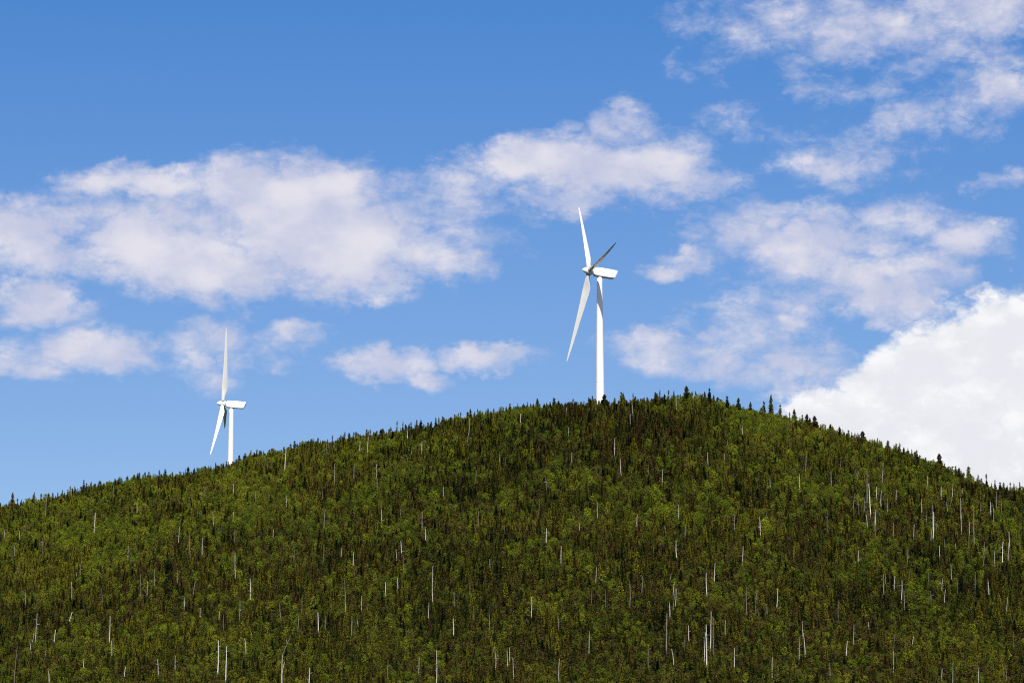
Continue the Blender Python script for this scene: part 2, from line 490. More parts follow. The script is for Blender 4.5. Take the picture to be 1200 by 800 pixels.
def nacelle_mesh():
    # x axis points to the nose; the hub centre is x = 0, the tower axis x = -5.0
    g = Geo()
    secs = [(-1.95, 2.5, 2.6, -0.05, 0.9, 0.0), (-2.3, 3.0, 3.3, -0.05, 0.8, 0.0), (-3.2, 3.45, 3.85, 0.0, 0.40, 0.0), (-6.0, 3.6, 4.0, 0.02, 0.28, 0.0),
            (-10.5, 3.6, 3.95, 0.02, 0.28, 0.2), (-12.4, 3.5, 3.75, 0.05, 0.28, 1.0), (-12.75, 3.2, 3.4, 0.05, 0.28, 1.1)]
    g.loft([rrect(*s) for s in secs])
    return g.mesh('nacelle', M_NACELLE, True)


HUB_ME, NAC_ME = hub_mesh(), nacelle_mesh()
NAC_ME.set_sharp_from_angle(angle=math.radians(50))


def tower_section(z0, z1, r0, r1, n=40):
    g = Geo()
    g.loft([[(r * math.cos(2 * math.pi * j / n), r * math.sin(2 * math.pi * j / n), z) for j in range(n)] for z, r in ((z0, r0), (z1, r1))])
    return g


def wind_turbine(H, yaw, tilt, theta, cone, label):
    H = Vector(H)
    a = Vector((-math.cos(yaw) * math.cos(tilt), -math.sin(yaw) * math.cos(tilt), math.sin(tilt)))
    s = a.cross(Vector((0, 0, 1))).normalized(); w = s.cross(a).normalized()
    yb = w.cross(a)                                          # right-handed frame (a, yb, w)
    top = H - a * 5.0
    gz = min(tz(top.x + dx, top.y + dy) for dx in (-3, 0, 3) for dy in (-3, 0, 3)) - 0.3
    root = link('wind_turbine', None, None, (top.x, top.y, gz)); root.empty_display_size = 2
    tag(root, label, 'wind turbine', 'wind turbines on the hill')
    Ht = top.z - gz - 2.15
    # tower: one smooth tapered shell with flange rings, a door and a few rust marks
    n = 48; g = Geo(); prof = []
    cuts = [0, 0.02 * Ht, 0.30 * Ht, 0.63 * Ht, Ht]
    R = lambda z: 2.08 - (2.08 - 1.24) * (z / Ht) ** 1.15
    zs = np.linspace(0, Ht, 26)
    g.loft([[(R(z) * math.cos(2 * math.pi * j / n), R(z) * math.sin(2 * math.pi * j / n), z) for j in range(n)] for z in zs])
    tower = link('tower', g.mesh('tower', M_TOWER, True), root)
    for z in (0.30 * Ht, 0.63 * Ht):
        f = Geo(); r = R(z) + 0.018
        f.loft([[(q * math.cos(2 * math.pi * j / n), q * math.sin(2 * math.pi * j / n), z + dz) for j in range(n)] for q, dz in ((r - .05, -.10), (r, -.09), (r, .09), (r - .05, .10))], False, False)
        link('flange_ring', f.mesh('flange_ring', M_TOWER, True), tower)
    rr = random.Random(3)
    for k in range(5):
        z = Ht * rr.uniform(0.24, 0.33); an = math.radians(rr.uniform(-120, -75)); q = R(z) + 0.006
        hw, hh = rr.uniform(.07, .16), rr.uniform(.12, .35)
        da = hw / q; f = Geo()
        f.add([(q * math.cos(an + s1 * da), q * math.sin(an + s1 * da), z + s2 * hh) for s1, s2 in ((-1, -.6), (1, -1), (.8, 1), (-.5, .8))], [(0, 1, 2, 3)])
        link('stain_mark', f.mesh('stain_mark', M_RUST), tower)
    d = Geo(); q = R(2.4) + 0.03
    d.loft([[(q * math.cos(an), q * math.sin(an), z) for an in np.linspace(math.radians(-101), math.radians(-79), 5)] + [((q - .12) * math.cos(an), (q - .12) * math.sin(an), z) for an in np.linspace(math.radians(-79), math.radians(-101), 5)] for z in (1.2, 3.3)])
    link('door', d.mesh('door', M_DARK), tower)
    yr = Geo(); yr.loft([[(r * math.cos(2 * math.pi * j / n), r * math.sin(2 * math.pi * j / n), z) for j in range(n)] for r, z in ((1.26, Ht), (1.40, Ht + .02), (1.40, Ht + .5), (1.26, Ht + .52))])
    link('yaw_ring', yr.mesh('yaw_ring', M_TOWER, True), root)
    # rotor and nacelle share one tilted frame
    B = Matrix((a, yb, w)).transposed().to_4x4(); B.translation = H - root.location
    nac = link('nacelle', NAC_ME, root); nac.matrix_local = B
    v = Geo(); v.loft([rrect(-12.80, 2.2, 1.9, 0.15, 0.15, 0.62), rrect(-12.86, 2.1, 1.8, 0.15, 0.15, 0.6)])
    link('rear_vent', v.mesh('rear_vent', M_DARK), nac)
    k = Geo(); k.tube([(-11.2, 0.6, 2.0), (-11.2, 0.6, 3.3)], [0.04, 0.03], 6); 
    link('wind_mast', k.mesh('wind_mast', M_DARK), nac)
    hub = link('hub', HUB_ME, root); hub.matrix_local = B
    for i in range(3):
        t = theta + i * 2 * math.pi / 3
        rad = (w * math.cos(t) + s * math.sin(t))
        bz = (rad * math.cos(cone) + a * math.sin(cone)).normalized()
        bx0 = (a - bz * a.dot(bz)).normalized(); by0 = bz.cross(bx0)
        p = math.radians(20)
        bx = bx0 * math.cos(p) + by0 * math.sin(p); by = bz.cross(bx)
        Mx = Matrix((bx, by, bz)).transposed().to_4x4(); Mx.translation = H - root.location
        b = link('blade', BLADE_ME, root); b.matrix_local = Mx
        rg = Geo(); rg.loft([[(r * math.cos(2 * math.pi * j / 24), r * math.sin(2 * math.pi * j / 24), z) for j in range(24)] for r, z in ((0.9, 1.55), (1.03, 1.6), (1.03, 2.0), (0.9, 2.05))])
        link('root_collar', rg.mesh('root_collar', M_DARK, True), b)
    return root, top


T1, top1 = wind_turbine((35.4324, 1284.725, 238.030), 0.2657, 0.1149, 2.7378, 0.0083, 'larger white wind turbine standing behind the hilltop near the picture centre')
T2, top2 = wind_turbine((-164.408, 1602.253, 219.741), 0.0229, 0.0885, -0.3148, 0.0125, 'smaller white wind turbine rising behind the left ridge')


# ------------------------------------------------------------------ tree shapes
def conifer_geo(seed, H=6.0, R=1.05, nb=95, club=False, ragged=0.3):
    r = random.Random(seed)
    tr = Geo()
    lean = (r.uniform(-.15, .15), r.uniform(-.15, .15))
    ax = lambda z: Vector((lean[0] * (z / H) ** 2, lean[1] * (z / H) ** 2, z))
    tr.tube([ax(-0.6), ax(H * .3), ax(H * .7), ax(H * 1.0)], [0.11, 0.09, 0.05, 0.012], 5)
    cr = Geo()
    gap = [r.uniform(0.2, 0.9) for _ in range(2)]
    for i in range(nb):
        u = (i + r.random()) / nb
        zf = 0.06 + 0.93 * u ** 0.92
        prof = (1 - zf) ** 0.65 * 0.92 + 0.08
        if club and zf > 0.78: prof += 0.20 * math.sin((zf - 0.78) / 0.22 * math.pi)
        if zf < 0.18: prof *= 0.6 + zf * 2.2
        for g_ in gap:
            if abs(zf - g_) < 0.03: prof *= 0.55
        l = max(0.10, R * prof * r.uniform(1 - ragged, 1 + ragged * 0.7))
        az = i * 2.39996 + r.uniform(-.5, .5)
        d = Vector((math.cos(az), math.sin(az), 0)); sd = Vector((-d.y, d.x, 0))
        rise = 0.55 * zf - 0.30 + r.uniform(-.12, .12)
        p0 = ax(zf * H); p1 = p0 + d * l * 0.55 + Vector((0, 0, l * 0.55 * rise)); p2 = p0 + d * l + Vector((0, 0, l * (rise - 0.05) + r.uniform(0, .08)))
        wd = l * r.uniform(.26, .42) + 0.07; dr = -wd * r.uniform(.35, .7)
        a = p1 + sd * wd + Vector((0, 0, dr)); b = p1 - sd * wd + Vector((0, 0, dr))
        a2 = p0 + d * l * .86 + sd * wd * .8 + Vector((0, 0, l * rise + dr * 1.2)); b2 = p0 + d * l * .86 - sd * wd * .8 + Vector((0, 0, l * rise + dr * 1.2))
        hang = p1 + Vector((r.uniform(-.05, .05), r.uniform(-.05, .05), -wd * r.uniform(.7, 1.3)))
        cr.add([p0, a, p2, b, p1, a2, b2, hang], [(0, 1, 4), (0, 4, 3), (4, 5, 2), (4, 2, 6), (0, 7, 2)])
    cr.tube([ax(H * .9), ax(H * .97), ax(H * 1.05)], [0.10, 0.07, 0.01], 5)
    return tr, cr


def broad_geo(seed, H=5.0, W=1.6, ncl=13, nl=26, leaf=0.20, base=0.28):
    r = random.Random(seed)
    tr = Geo()
    tr.tube([(0, 0, -0.6), (r.uniform(-.1, .1), r.uniform(-.1, .1), H * .35), (r.uniform(-.2, .2), r.uniform(-.2, .2), H * .75)], [0.10, 0.08, 0.03], 5)
    cr = Geo()
    cl = []
    for i in range(ncl):
        zf = base + (1 - base) * ((i + .5) / ncl)
        rad = W * math.sin(math.pi * min(1, (zf - base * .6) / (1.05 - base * .6))) ** .7
        a = i * 2.4 + r.uniform(-.6, .6); q = rad * math.sqrt(r.random()) * .85
        c = Vector((math.cos(a) * q, math.sin(a) * q, zf * H)); cl.append(c)
        tr.tube([(0, 0, max(.2, (zf - .25) * H)), c], [0.025, 0.006], 4, False)
    for c in cl:
        cs = r.uniform(.42, .72) * W / 1.6
        for j in range(nl):
            dv = Vector((r.gauss(0, 1), r.gauss(0, 1), r.gauss(0, .75)))
            p = c + dv * cs * .55
            nrm = (dv.normalized() + Vector((r.uniform(-.7, .7), r.uniform(-.7, .7), r.uniform(0, 1.0)))).normalized()
            t1 = nrm.orthogonal().normalized(); t1.rotate(Matrix.Rotation(r.uniform(0, 6.28), 3, nrm)); t2 = nrm.cross(t1)
            s1, s2 = leaf * r.uniform(.7, 1.4), leaf * r.uniform(.5, 1.0)
            cr.add([p + t1 * s1, p + t2 * s2 + nrm * .04, p - t1 * s1 * .8, p - t2 * s2 + nrm * .04], [(0, 1, 2, 3)])
    return tr, cr


def joined(name, tr, cr, mt, mc):
    v = tr.v + cr.v; n = len(tr.v)
    f = tr.f + [tuple(i + n for i in q) for q in cr.f]
    return mesh_from(name, v, f, [mt, mc], [0] * len(tr.f) + [1] * len(cr.f))


CON = [conifer_geo(100 + i, 6.0, [0.9, 1.05, 1.2, 0.8, 1.35, 1.0, 1.1, 0.85][i], [130, 150, 160, 120, 180, 140, 150, 130][i], i in (1, 3, 6), [.3, .35, .3, .4, .25, .45, .35, .3][i]) for i in range(8)]
BRD = [broad_geo(200 + i, 5.0, [1.5, 1.9, 1.3, 1.7][i], [13, 16, 11, 14][i], 28) for i in range(4)]
SHB = [broad_geo(300 + i, 2.4, [1.3, 1.1, 1.5][i], 8, 24, 0.17, 0.10) for i in range(3)]
CON_T = [t.mesh('conifer_trunk', M_BARK) for t, c in CON]; CON_C = [c.mesh('conifer_crown', M_CONIFER) for t, c in CON]
BRD_T = [t.mesh('broadleaf_trunk', M_BARK) for t, c in BRD]; BRD_C = [c.mesh('broadleaf_crown', M_LEAF) for t, c in BRD]

# ------------------------------------------------------------------ where everything grows
half = lambda y: y * 600 / FPX / math.cos(PITCH)


def patch_noise(x, y, sc, seed):
    q = np.random.default_rng(seed); v = np.zeros_like(np.asarray(x, float))
    for L in (sc, sc * .6, sc * .37):
        for _ in range(4):
            a, p = q.uniform(0, 6.28, 2); v = v + np.sin((x * np.cos(a) + y * np.sin(a)) * 6.283 / L + p) * (L / sc) ** .6
    return v / 3.6


def ray_ground(px, py):
    """first ground point seen through a pixel"""
    d = Fv + Rv * (px - 600) / FPX + Uv * (400 - py) / FPX
    ys = np.arange(860, 1345, 0.5); P = CAM + d[None, :] * (ys / d[1])[:, None]
    hit = np.nonzero(terrain(P[:, 0], P[:, 1]) > P[:, 2])[0]
    if len(hit) == 0: return None
    return P[hit[0]]


SNAGS = []        # px, top, foot of the visible part, lean in px of the top against the foot
for s in """110,601,623,3 17,638,649,0 42,719,752,4 18,757,797,6 79,717,732,10 64,738,750,3 84,682,697,0 128,722,750,0 131,751,765,0 165,673,695,0
172,681,691,1 182,667,683,0 210,617,636,2 275,619,631,0 276,648,672,0 273,600,608,0 293,678,695,0 280,703,722,0 255,750,785,2 265,757,790,2
207,668,685,0 223,625,645,0 237,630,652,0 185,772,785,0 206,768,783,0 57,786,799,0 288,748,762,0 215,700,712,0 969,600,618,0 1025,600,625,-3
1046,612,625,0 1093,600,627,0 1142,594,635,0 1127,602,620,0 1136,611,621,0 1175,635,661,0 1181,637,657,1 1183,623,641,0 1120,637,645,0 1152,651,661,1
1143,670,687,2 1036,673,695,0 1060,692,705,0 1056,680,698,0 1091,693,702,0 1107,691,699,0 1180,700,713,0 983,705,723,0 940,728,741,0 943,741,762,-2
936,746,768,0 1000,732,746,0 1048,743,758,2 1047,763,778,0 1188,740,752,0 1104,783,791,0 1116,777,798,1 1147,782,796,0 972,777,793,0 380,597,615,1
379,638,652,0 447,597,611,0 494,600,620,0 499,620,630,0 470,634,648,0 464,644,651,0 472,650,668,-1 414,647,660,0 400,642,648,0 405,680,714,0
453,682,693,0 507,663,695,0 466,677,685,0 550,680,692,0 533,693,707,0 502,707,718,0 555,711,724,0 574,720,735,0 531,725,740,0 354,700,715,0
349,722,731,0 373,718,738,0 381,722,735,0 412,722,738,0 420,727,733,0 455,773,790,1 490,770,785,0 511,762,799,0 362,782,799,2 331,767,799,1
728,538,550,-2 700,588,604,0 747,603,617,1 780,616,627,-3 793,634,644,0 765,637,642,0 640,619,630,0 658,640,657,0 678,613,622,1 738,684,703,0
752,675,687,2 828,671,690,-2 837,660,675,1 790,690,705,4 886,695,713,0 861,603,621,0 795,592,603,0 891,606,618,0 803,615,625,0 710,690,708,0
698,665,675,0 631,588,602,2 791,690,706,2 781,719,756,0 808,733,750,-1 802,748,757,0 826,741,768,0 828,732,776,0 833,717,755,1 836,723,762,1
850,727,735,0 875,688,711,0 415,543,557,0 442,544,557,0 495,517,531,0 549,491,504,1 549,511,521,0 478,534,541,-1 585,533,541,0 469,596,606,0
477,503,512,0 421,517,530,3 431,511,527,3 685,486,492,0 611,485,493,0 664,478,483,0 742,475,486,0 739,485,496,0 807,474,486,0 870,500,510,0
938,556,572,0 793,466,476,0 1034,542,561,2 1016,552,582,0 1020,567,600,-2 1026,597,613,0 1040,583,600,0 1006,582,602,0 1087,558,571,0 1103,570,581,0
1116,567,581,0 1128,572,582,0 1168,576,595,0 1110,588,603,-3 1080,585,597,0 1086,596,610,0 1093,592,613,0 1161,588,600,0 1174,588,599,0 1126,584,606,1
1033,575,590,0 1013,583,594,0 84,572,581,1 53,583,602,3 132,611,617,1 23,622,628,0 50,630,640,0 133,569,577,0 314,540,553,1 334,527,548,2
320,534,542,1 392,544,562,0 443,560,571,0 378,570,580,0 391,517,526,0 382,520,540,1 336,581,590,0 330,559,567,0 385,514,521,0 622,700,716,0
655,722,738,0 690,740,757,0 602,770,790,0 575,655,668,0 560,600,612,0 520,570,580,0 640,560,570,0 670,530,539,0 760,545,556,0 830,530,540,0
903,560,572,0 930,640,652,0 910,690,704,0 870,640,652,0 860,760,778,0 905,770,786,0 760,760,775,0 655,772,790,0 580,765,779,0 150,640,652,0
95,655,668,0 120,690,702,0 30,690,704,0 5,620,630,0 160,590,600,0 240,570,579,0 250,600,611,0 300,575,584,0 320,620,632,0 345,640,652,0""".split():
    SNAGS.append(tuple(float(q) for q in s.split(',')))

qr = random.Random(41)
for k in range(75):          # many short ones, most on the right slope and low down
    x = qr.uniform(960, 1195) if k % 3 == 0 else qr.uniform(5, 1195)
    sk = float(np.interp(x, SKY_PX, SKY_PY)); b = qr.uniform(sk + 30, 792) if k % 3 else qr.uniform(sk + 20, 690)
    SNAGS.append((round(x), b - qr.uniform(6, 13), b, qr.choice((-2, -1, 0, 0, 1, 2, 4))))
snag_pts = []
for px, pt, pb, ln in SNAGS:
    gpt = ray_ground(px - ln * 0.3, min(pb + 9, 812))
    if gpt is None: continue
    d = Fv + Rv * (px + ln * .5 - 600) / FPX + Uv * (400 - pt) / FPX
    top = CAM + d * (gpt[1] / d[1])
    snag_pts.append((gpt, top, pt, pb, px, ln))

# forest: a jittered grid over the slope that the camera (and a camera a little to the side) can see
SP = 2.1
pts = []
for y in np.arange(885, 1375, SP):
    hw = half(y) * 1.16
    n = int(2 * hw / SP)
    x = -hw + (np.arange(n) + rng.random(n)) * SP
    yy = y + rng.uniform(-.5, .5, n) * SP
    ycx = np.interp(x, XC, YC)
    ok = (yy < ycx + 42)
    pts.append(np.stack([x[ok], yy[ok]], 1))
pts = np.concatenate(pts)
PZ = terrain(pts[:, 0], pts[:, 1])
vis = PZ + 9 > CAM[2] + (SIGHT - 0.012) * pts[:, 1]
pts, PZ = pts[vis], PZ[vis]
n0 = len(pts)
low = pts + rng.uniform(-1.3, 1.3, pts.shape) + np.array([SP / 2, SP / 2])      # undergrowth between the trees
pts = np.concatenate([pts, low]); PZ = terrain(pts[:, 0], pts[:, 1]); extra = np.arange(len(pts)) >= n0
# leave room round the dead trunks and keep low growth in front of them
hfac = np.ones(len(pts)); keep = np.ones(len(pts), bool)
for gpt, top, *_ in snag_pts:
    dx = pts[:, 0] - gpt[0] * (pts[:, 1] / gpt[1]); dy = gpt[1] - pts[:, 1]
    hfac[(np.abs(dx) < 0.7) & (dy > -0.5) & (dy < 4.5)] *= 0.8
    keep &= ~((np.abs(pts[:, 0] - gpt[0]) < 0.7) & (np.abs(dy) < 0.9))
for tp in (top1, top2):
    keep &= (pts[:, 0] - tp.x) ** 2 + (pts[:, 1] - tp.y) ** 2 > 5.0 ** 2
pts, PZ, hfac, extra = pts[keep], PZ[keep], hfac[keep], extra[keep]
n = len(pts)
ppx = 600 + FPX * pts[:, 0] / (pts[:, 1] * math.cos(PITCH) + (PZ - 1.7) * math.sin(PITCH))
ppy = 400 - FPX * (-(pts[:, 1]) * math.sin(PITCH) + (PZ - 1.7) * math.cos(PITCH)) / (pts[:, 1] * math.cos(PITCH) + (PZ - 1.7) * math.sin(PITCH))
below = (ppy - np.interp(ppx, SKY_PX, SKY_PY)) / (800 - np.interp(ppx, SKY_PX, SKY_PY))      # 0 on the skyline, 1 at the foot of the view
pn = patch_noise(pts[:, 0], pts[:, 1], 60, 5)
crest_green = np.exp(-((ppx - 888) / 42) ** 4) * (below < .13)        # a smooth bright thicket just right of the summit
pb_ = 0.17 + 0.14 * np.clip(below, 0, 1) + 0.16 * np.exp(-((below - .3) / .2) ** 2) + 0.34 * pn + 0.75 * crest_green
gx = lambda a, b, c, d: np.exp(-((ppx - a) / b) ** 2 - ((ppy - c) / d) ** 2)
pb_ = pb_ + 0.40 * gx(60, 150, 632, 22) + 0.28 * gx(330, 170, 600, 30) + 0.5 * gx(765, 40, 588, 16) + 0.5 * gx(697, 18, 575, 20) + 0.3 * gx(1100, 70, 570, 14) + 0.25 * gx(925, 60, 545, 30)
pb_ = pb_ - 0.28 * gx(740, 110, 515, 38) - 0.15 * gx(560, 90, 700, 60)
kindv = rng.random(n)
is_broad = (kindv < pb_) & ~extra
is_shrub = extra | ((~is_broad) & (rng.random(n) < 0.06 + 0.22 * np.clip(below, 0, 1)))
is_con = ~(is_broad | is_shrub)
tall = patch_noise(pts[:, 0], pts[:, 1], 45, 9)
hc = (0.74 + 0.20 * rng.normal(size=n) + 0.10 * tall) * (1.0 - 0.18 * np.clip(below, 0, 1))
hc = np.clip(hc, 0.45, 1.55) * hfac * (0.84 + 0.16 * np.clip(below / 0.12, 0, 1)) * np.where(below < .08, rng.uniform(.72, 1.28, n), 1.0)
hc = hc * (1 - .35 * crest_green)
hb = np.clip(0.78 + 0.22 * rng.normal(size=n) * (1 - .7 * crest_green) + .1 * tall, 0.45, 1.4) * (1.0 - 0.25 * np.clip(below, 0, 1)) * hfac * .92
wid = rng.uniform(.85, 1.3, n)
rotz = rng.uniform(0, 6.283, n)

# single trees that stand out against the sky: px, py of the tip, width factor, variant
HERO = [(805, 451, 1.25, 4), (831, 454, .85, 1), (815, 457, .7, 0), (826, 458, .8, 2), (903, 461, .95, 2), (895, 469, .8, 1), (914, 473, .8, 1), (879, 470, .9, 2), (865, 465, .9, 4), (852, 463, .85, 1),
        (708, 461, 1.25, 4), (699, 468, 1.0, 0), (728, 458, .85, 1), (742, 459, .7, 0), (692, 466, 1.1, 2), (720, 465, .9, 5), (773, 456, .75, 0), (783, 456, .7, 3), (790, 457, .7, 5),
        (925, 482, .8, 0), (931, 478, .95, 2), (940, 485, .8, 1), (945, 484, 1.0, 4), (955, 486, 1.15, 4), (973, 497, 1.0, 4), (984, 499, 1.0, 2), (994, 503, .9, 1), (1002, 506, .7, 0), (1011, 504, 1.3, 4),
        (1028, 512, .8, 0), (1040, 519, .7, 3), (1054, 518, .9, 0), (1065, 527, .9, 1), (1073, 529, .8, 5), (1083, 537, .9, 0), (1101, 530, 1.25, 4), (1120, 545, .85, 1), (1135, 545, 1.0, 6), (1146, 555, .8, 0),
        (1156, 554, .7, 3), (1172, 564, .9, 1), (1188, 565, .7, 0), (1196, 568, .7, 3), (1166, 561, .7, 5),
        (17, 585, .8, 0), (21, 583, .8, 3), (36, 583, .8, 0), (48, 577, .8, 3), (57, 578, .8, 1), (62, 576, .8, 0), (82, 568, .7, 3), (73, 573, .8, 5), (116, 562, .8, 0), (135, 560, .9, 1),
        (253, 541, .8, 0), (286, 533, .8, 3), (298, 530, 1.1, 4), (321, 525, .8, 0), (346, 522, .7, 1), (361, 516, .8, 3), (366, 513, .7, 0), (379, 516, .8, 5), (404, 505, .9, 0), (415, 505, .7, 3), (430, 502, .8, 1), (434, 502, .7, 0),
        (446, 502, 1.0, 4), (465, 492, .6, 3), (472, 493, .6, 0), (493, 491, .9, 2), (511, 488, .8, 0), (519, 487, .8, 1), (540, 482, .7, 3), (560, 478, .7, 0), (572, 478, .8, 5), (590, 476, .7, 0),
        (622, 472, .8, 3), (645, 470, .8, 1), (658, 471, .8, 0), (672, 466, .7, 3)]
heroes = []
for px, py, wf, var in HERO:
    # on the crest, a few metres to the near side
    xs_ = np.interp(px, _pxs, XC); ys_ = np.interp(px, _pxs, YC) + rng.uniform(-6, 5)
    d = Fv + Rv * (px - 600) / FPX + Uv * (400 - py) / FPX
    tip = CAM + d * (ys_ / d[1]); gz = tz(tip[0], tip[1])
    h = tip[2] - gz
    h = max(2.5, h)
    heroes.append((tip[0], tip[1], gz, h / 6.25, 1.4 * wf * max(.7, min(1.15, h / 6.5)), var))
hx = np.array([(h[0], h[1]) for h in heroes])
km = np.ones(n, bool)
for a, b in hx: km &= (pts[:, 0] - a) ** 2 + (pts[:, 1] - b) ** 2 > 1.1 ** 2

idx_con = np.nonzero(is_con & km)[0]; idx_br = np.nonzero(is_broad & km)[0]; idx_sh = np.nonzero(is_shrub & km)[0]
var_con = rng.integers(0, 8, n); var_br = rng.integers(0, 4, n); var_sh = rng.integers(0, 3, n)
tipz = PZ + 6.2 * hc
tipx = ppx; dpt = pts[:, 1] * math.cos(PITCH) + (tipz - 1.7) * math.sin(PITCH)
tipy = 400 - FPX * (-(pts[:, 1]) * math.sin(PITCH) + (tipz - 1.7) * math.cos(PITCH)) / dpt
tipx = 600 + FPX * pts[:, 0] / dpt

# ------------------------------------------------------------------ labels
ORD = ['first', 'second', 'third', 'fourth', 'fifth', 'sixth', 'seventh', 'eighth', 'ninth', 'tenth', 'eleventh', 'twelfth', 'thirteenth', 'fourteenth', 'fifteenth', 'sixteenth', 'seventeenth',
       'eighteenth', 'nineteenth', 'twentieth', 'twenty-first', 'twenty-second', 'twenty-third', 'twenty-fourth', 'twenty-fifth', 'twenty-sixth', 'twenty-seventh', 'twenty-eighth', 'twenty-ninth', 'thirtieth']
COLS = [(150, 'near the left edge'), (380, 'below the smaller turbine'), (600, 'midway between the turbines'), (780, 'below the larger turbine'), (960, 'below the summit'), (1085, 'right of the summit'), (9999, 'near the right edge')]
ROWS = [(.16, 'just under the skyline'), (.38, 'on the upper slope'), (.60, 'on the middle slope'), (.80, 'on the lower slope'), (9, 'along the bottom')]
sky_at = lambda px: float(np.interp(px, SKY_PX, SKY_PY))


def zone(px, py):
    f = (py - sky_at(px)) / (800 - sky_at(px))
    return next(b for a, b in ROWS if f < a), next(b for a, b in COLS if px < a)


def ordinal_labels(items, fmt):
    """items: list of dicts with px, py, look; a label each, counted from the left inside its zone"""
    zones = {}
    for it in items: zones.setdefault(zone(it['px'], it['py']), []).append(it)
    for z, ls in zones.items():
        ls.sort(key=lambda q: q['px'])
        for i, it in enumerate(ls): it['label'] = fmt.format(look=it['look'], ord=ORD[min(i, 29)], row=z[0], col=z[1])


# ------------------------------------------------------------------ single conifers
def tree(name, tm, cm, loc, rz, sx, sz):
    root = link(name, None, None, loc); root.rotation_euler = (0, 0, rz); root.scale = (sx, sx, sz); root.empty_display_size = .5
    link('trunk', tm, root); link('crown', cm, root)
    return root


singles = []
for (x, y, z, sz, wf, var) in heroes:
    px, py = proj((x, y, z + sz * 6.2))
    singles.append(dict(px=px, py=py, loc=(x, y, z), sz=sz, sx=wf, var=var, rz=random.uniform(0, 6.28), sky=True))
n_hero = len(singles)
# those of the grown forest that top the skyline of their neighbourhood, then the ones that show largest near the camera
col_best = {}
for i in idx_con:
    if not (2 < tipx[i] < 1198): continue
    c = int(tipx[i] // 8)
    if tipy[i] - sky_at(tipx[i]) < 4 and (c not in col_best or tipy[i] < tipy[col_best[c]]): col_best[c] = i
chosen = sorted(col_best.values(), key=lambda i: tipy[i] - sky_at(tipx[i]))[:150]
near = [i for i in idx_con if 15 < tipx[i] < 1185 and 610 < tipy[i] < 775]
near.sort(key=lambda i: -hc[i] / pts[i, 1])
picked_near = []
for i in near:
    if len(chosen) + len(picked_near) + n_hero >= 300: break
    if all((tipx[i] - tipx[j]) ** 2 + (tipy[i] - tipy[j]) ** 2 > 28 ** 2 for j in picked_near): picked_near.append(i)
for i in chosen + picked_near:
    singles.append(dict(px=tipx[i], py=tipy[i], loc=(pts[i, 0], pts[i, 1], PZ[i]), sz=hc[i], sx=hc[i] ** .6 * wid[i], var=int(var_con[i]), rz=rotz[i], sky=i in col_best.values()))
taken = set(chosen + picked_near)

SEG = [(130, 'left of the smaller turbine', 'from the left edge'), (250, 'close left of the smaller turbine', 'from the left'), (340, 'right of the smaller turbine', 'going right'), (430, 'further right of the smaller turbine', 'going right'),
       (510, 'midway between the turbines', 'from the left'), (600, 'nearing the larger turbine', 'from the left'), (690, 'left of the larger turbine', 'from the left'), (790, 'right of the larger turbine', 'going right'), (870, 'along the summit', 'from the left'),
       (990, 'just right of the summit', 'going right'), (1090, 'halfway down the right ridge', 'from the left'), (9999, 'low on the right ridge', 'from the left')]
by = {}
for s in singles:
    if s['sky']:
        sg = next(q for q in SEG if s['px'] < q[0]); by.setdefault(sg, []).append(s)
for sg, ls in by.items():
    ls.sort(key=lambda q: q['px'])
    for i, s in enumerate(ls):
        h = s['sz'] * 6
        look = ('tall ' if h > 7.5 else 'small ' if h < 4 else '') + ('broad ' if s['sx'] > 1.15 else 'slim ' if s['sx'] < .7 else '')
        s['label'] = f"{look}conifer on the skyline {sg[1]}, {ORD[min(i, 29)]} {sg[2]}"
rest = [s for s in singles if not s['sky']]
for s in rest: s['look'] = 'broad' if s['sx'] > 1.15 else 'slim' if s['sx'] < .85 else 'pointed'
ordinal_labels(rest, '{look} taller conifer {row} {col}, {ord} from left')
SPECIAL = {4: 'tall slender spire-shaped conifer, tallest on the skyline just right of the summit', 0: 'broad dark conifer with a pointed tip standing highest on the summit',
           10: 'broad dark conifer on the skyline hiding the right foot of the larger turbine', 35: 'broad triangular dark conifer standing out on the low right ridge against white cloud'}
for k, v in SPECIAL.items(): singles[k]['label'] = v
for s in singles:
    o = tree('conifer_tree', CON_T[s['var']], CON_C[s['var']], s['loc'], s['rz'], s['sx'], s['sz'])
    tag(o, s['label'], 'tree', 'conifers on the skyline' if s['sky'] else 'conifers standing out on the slope')

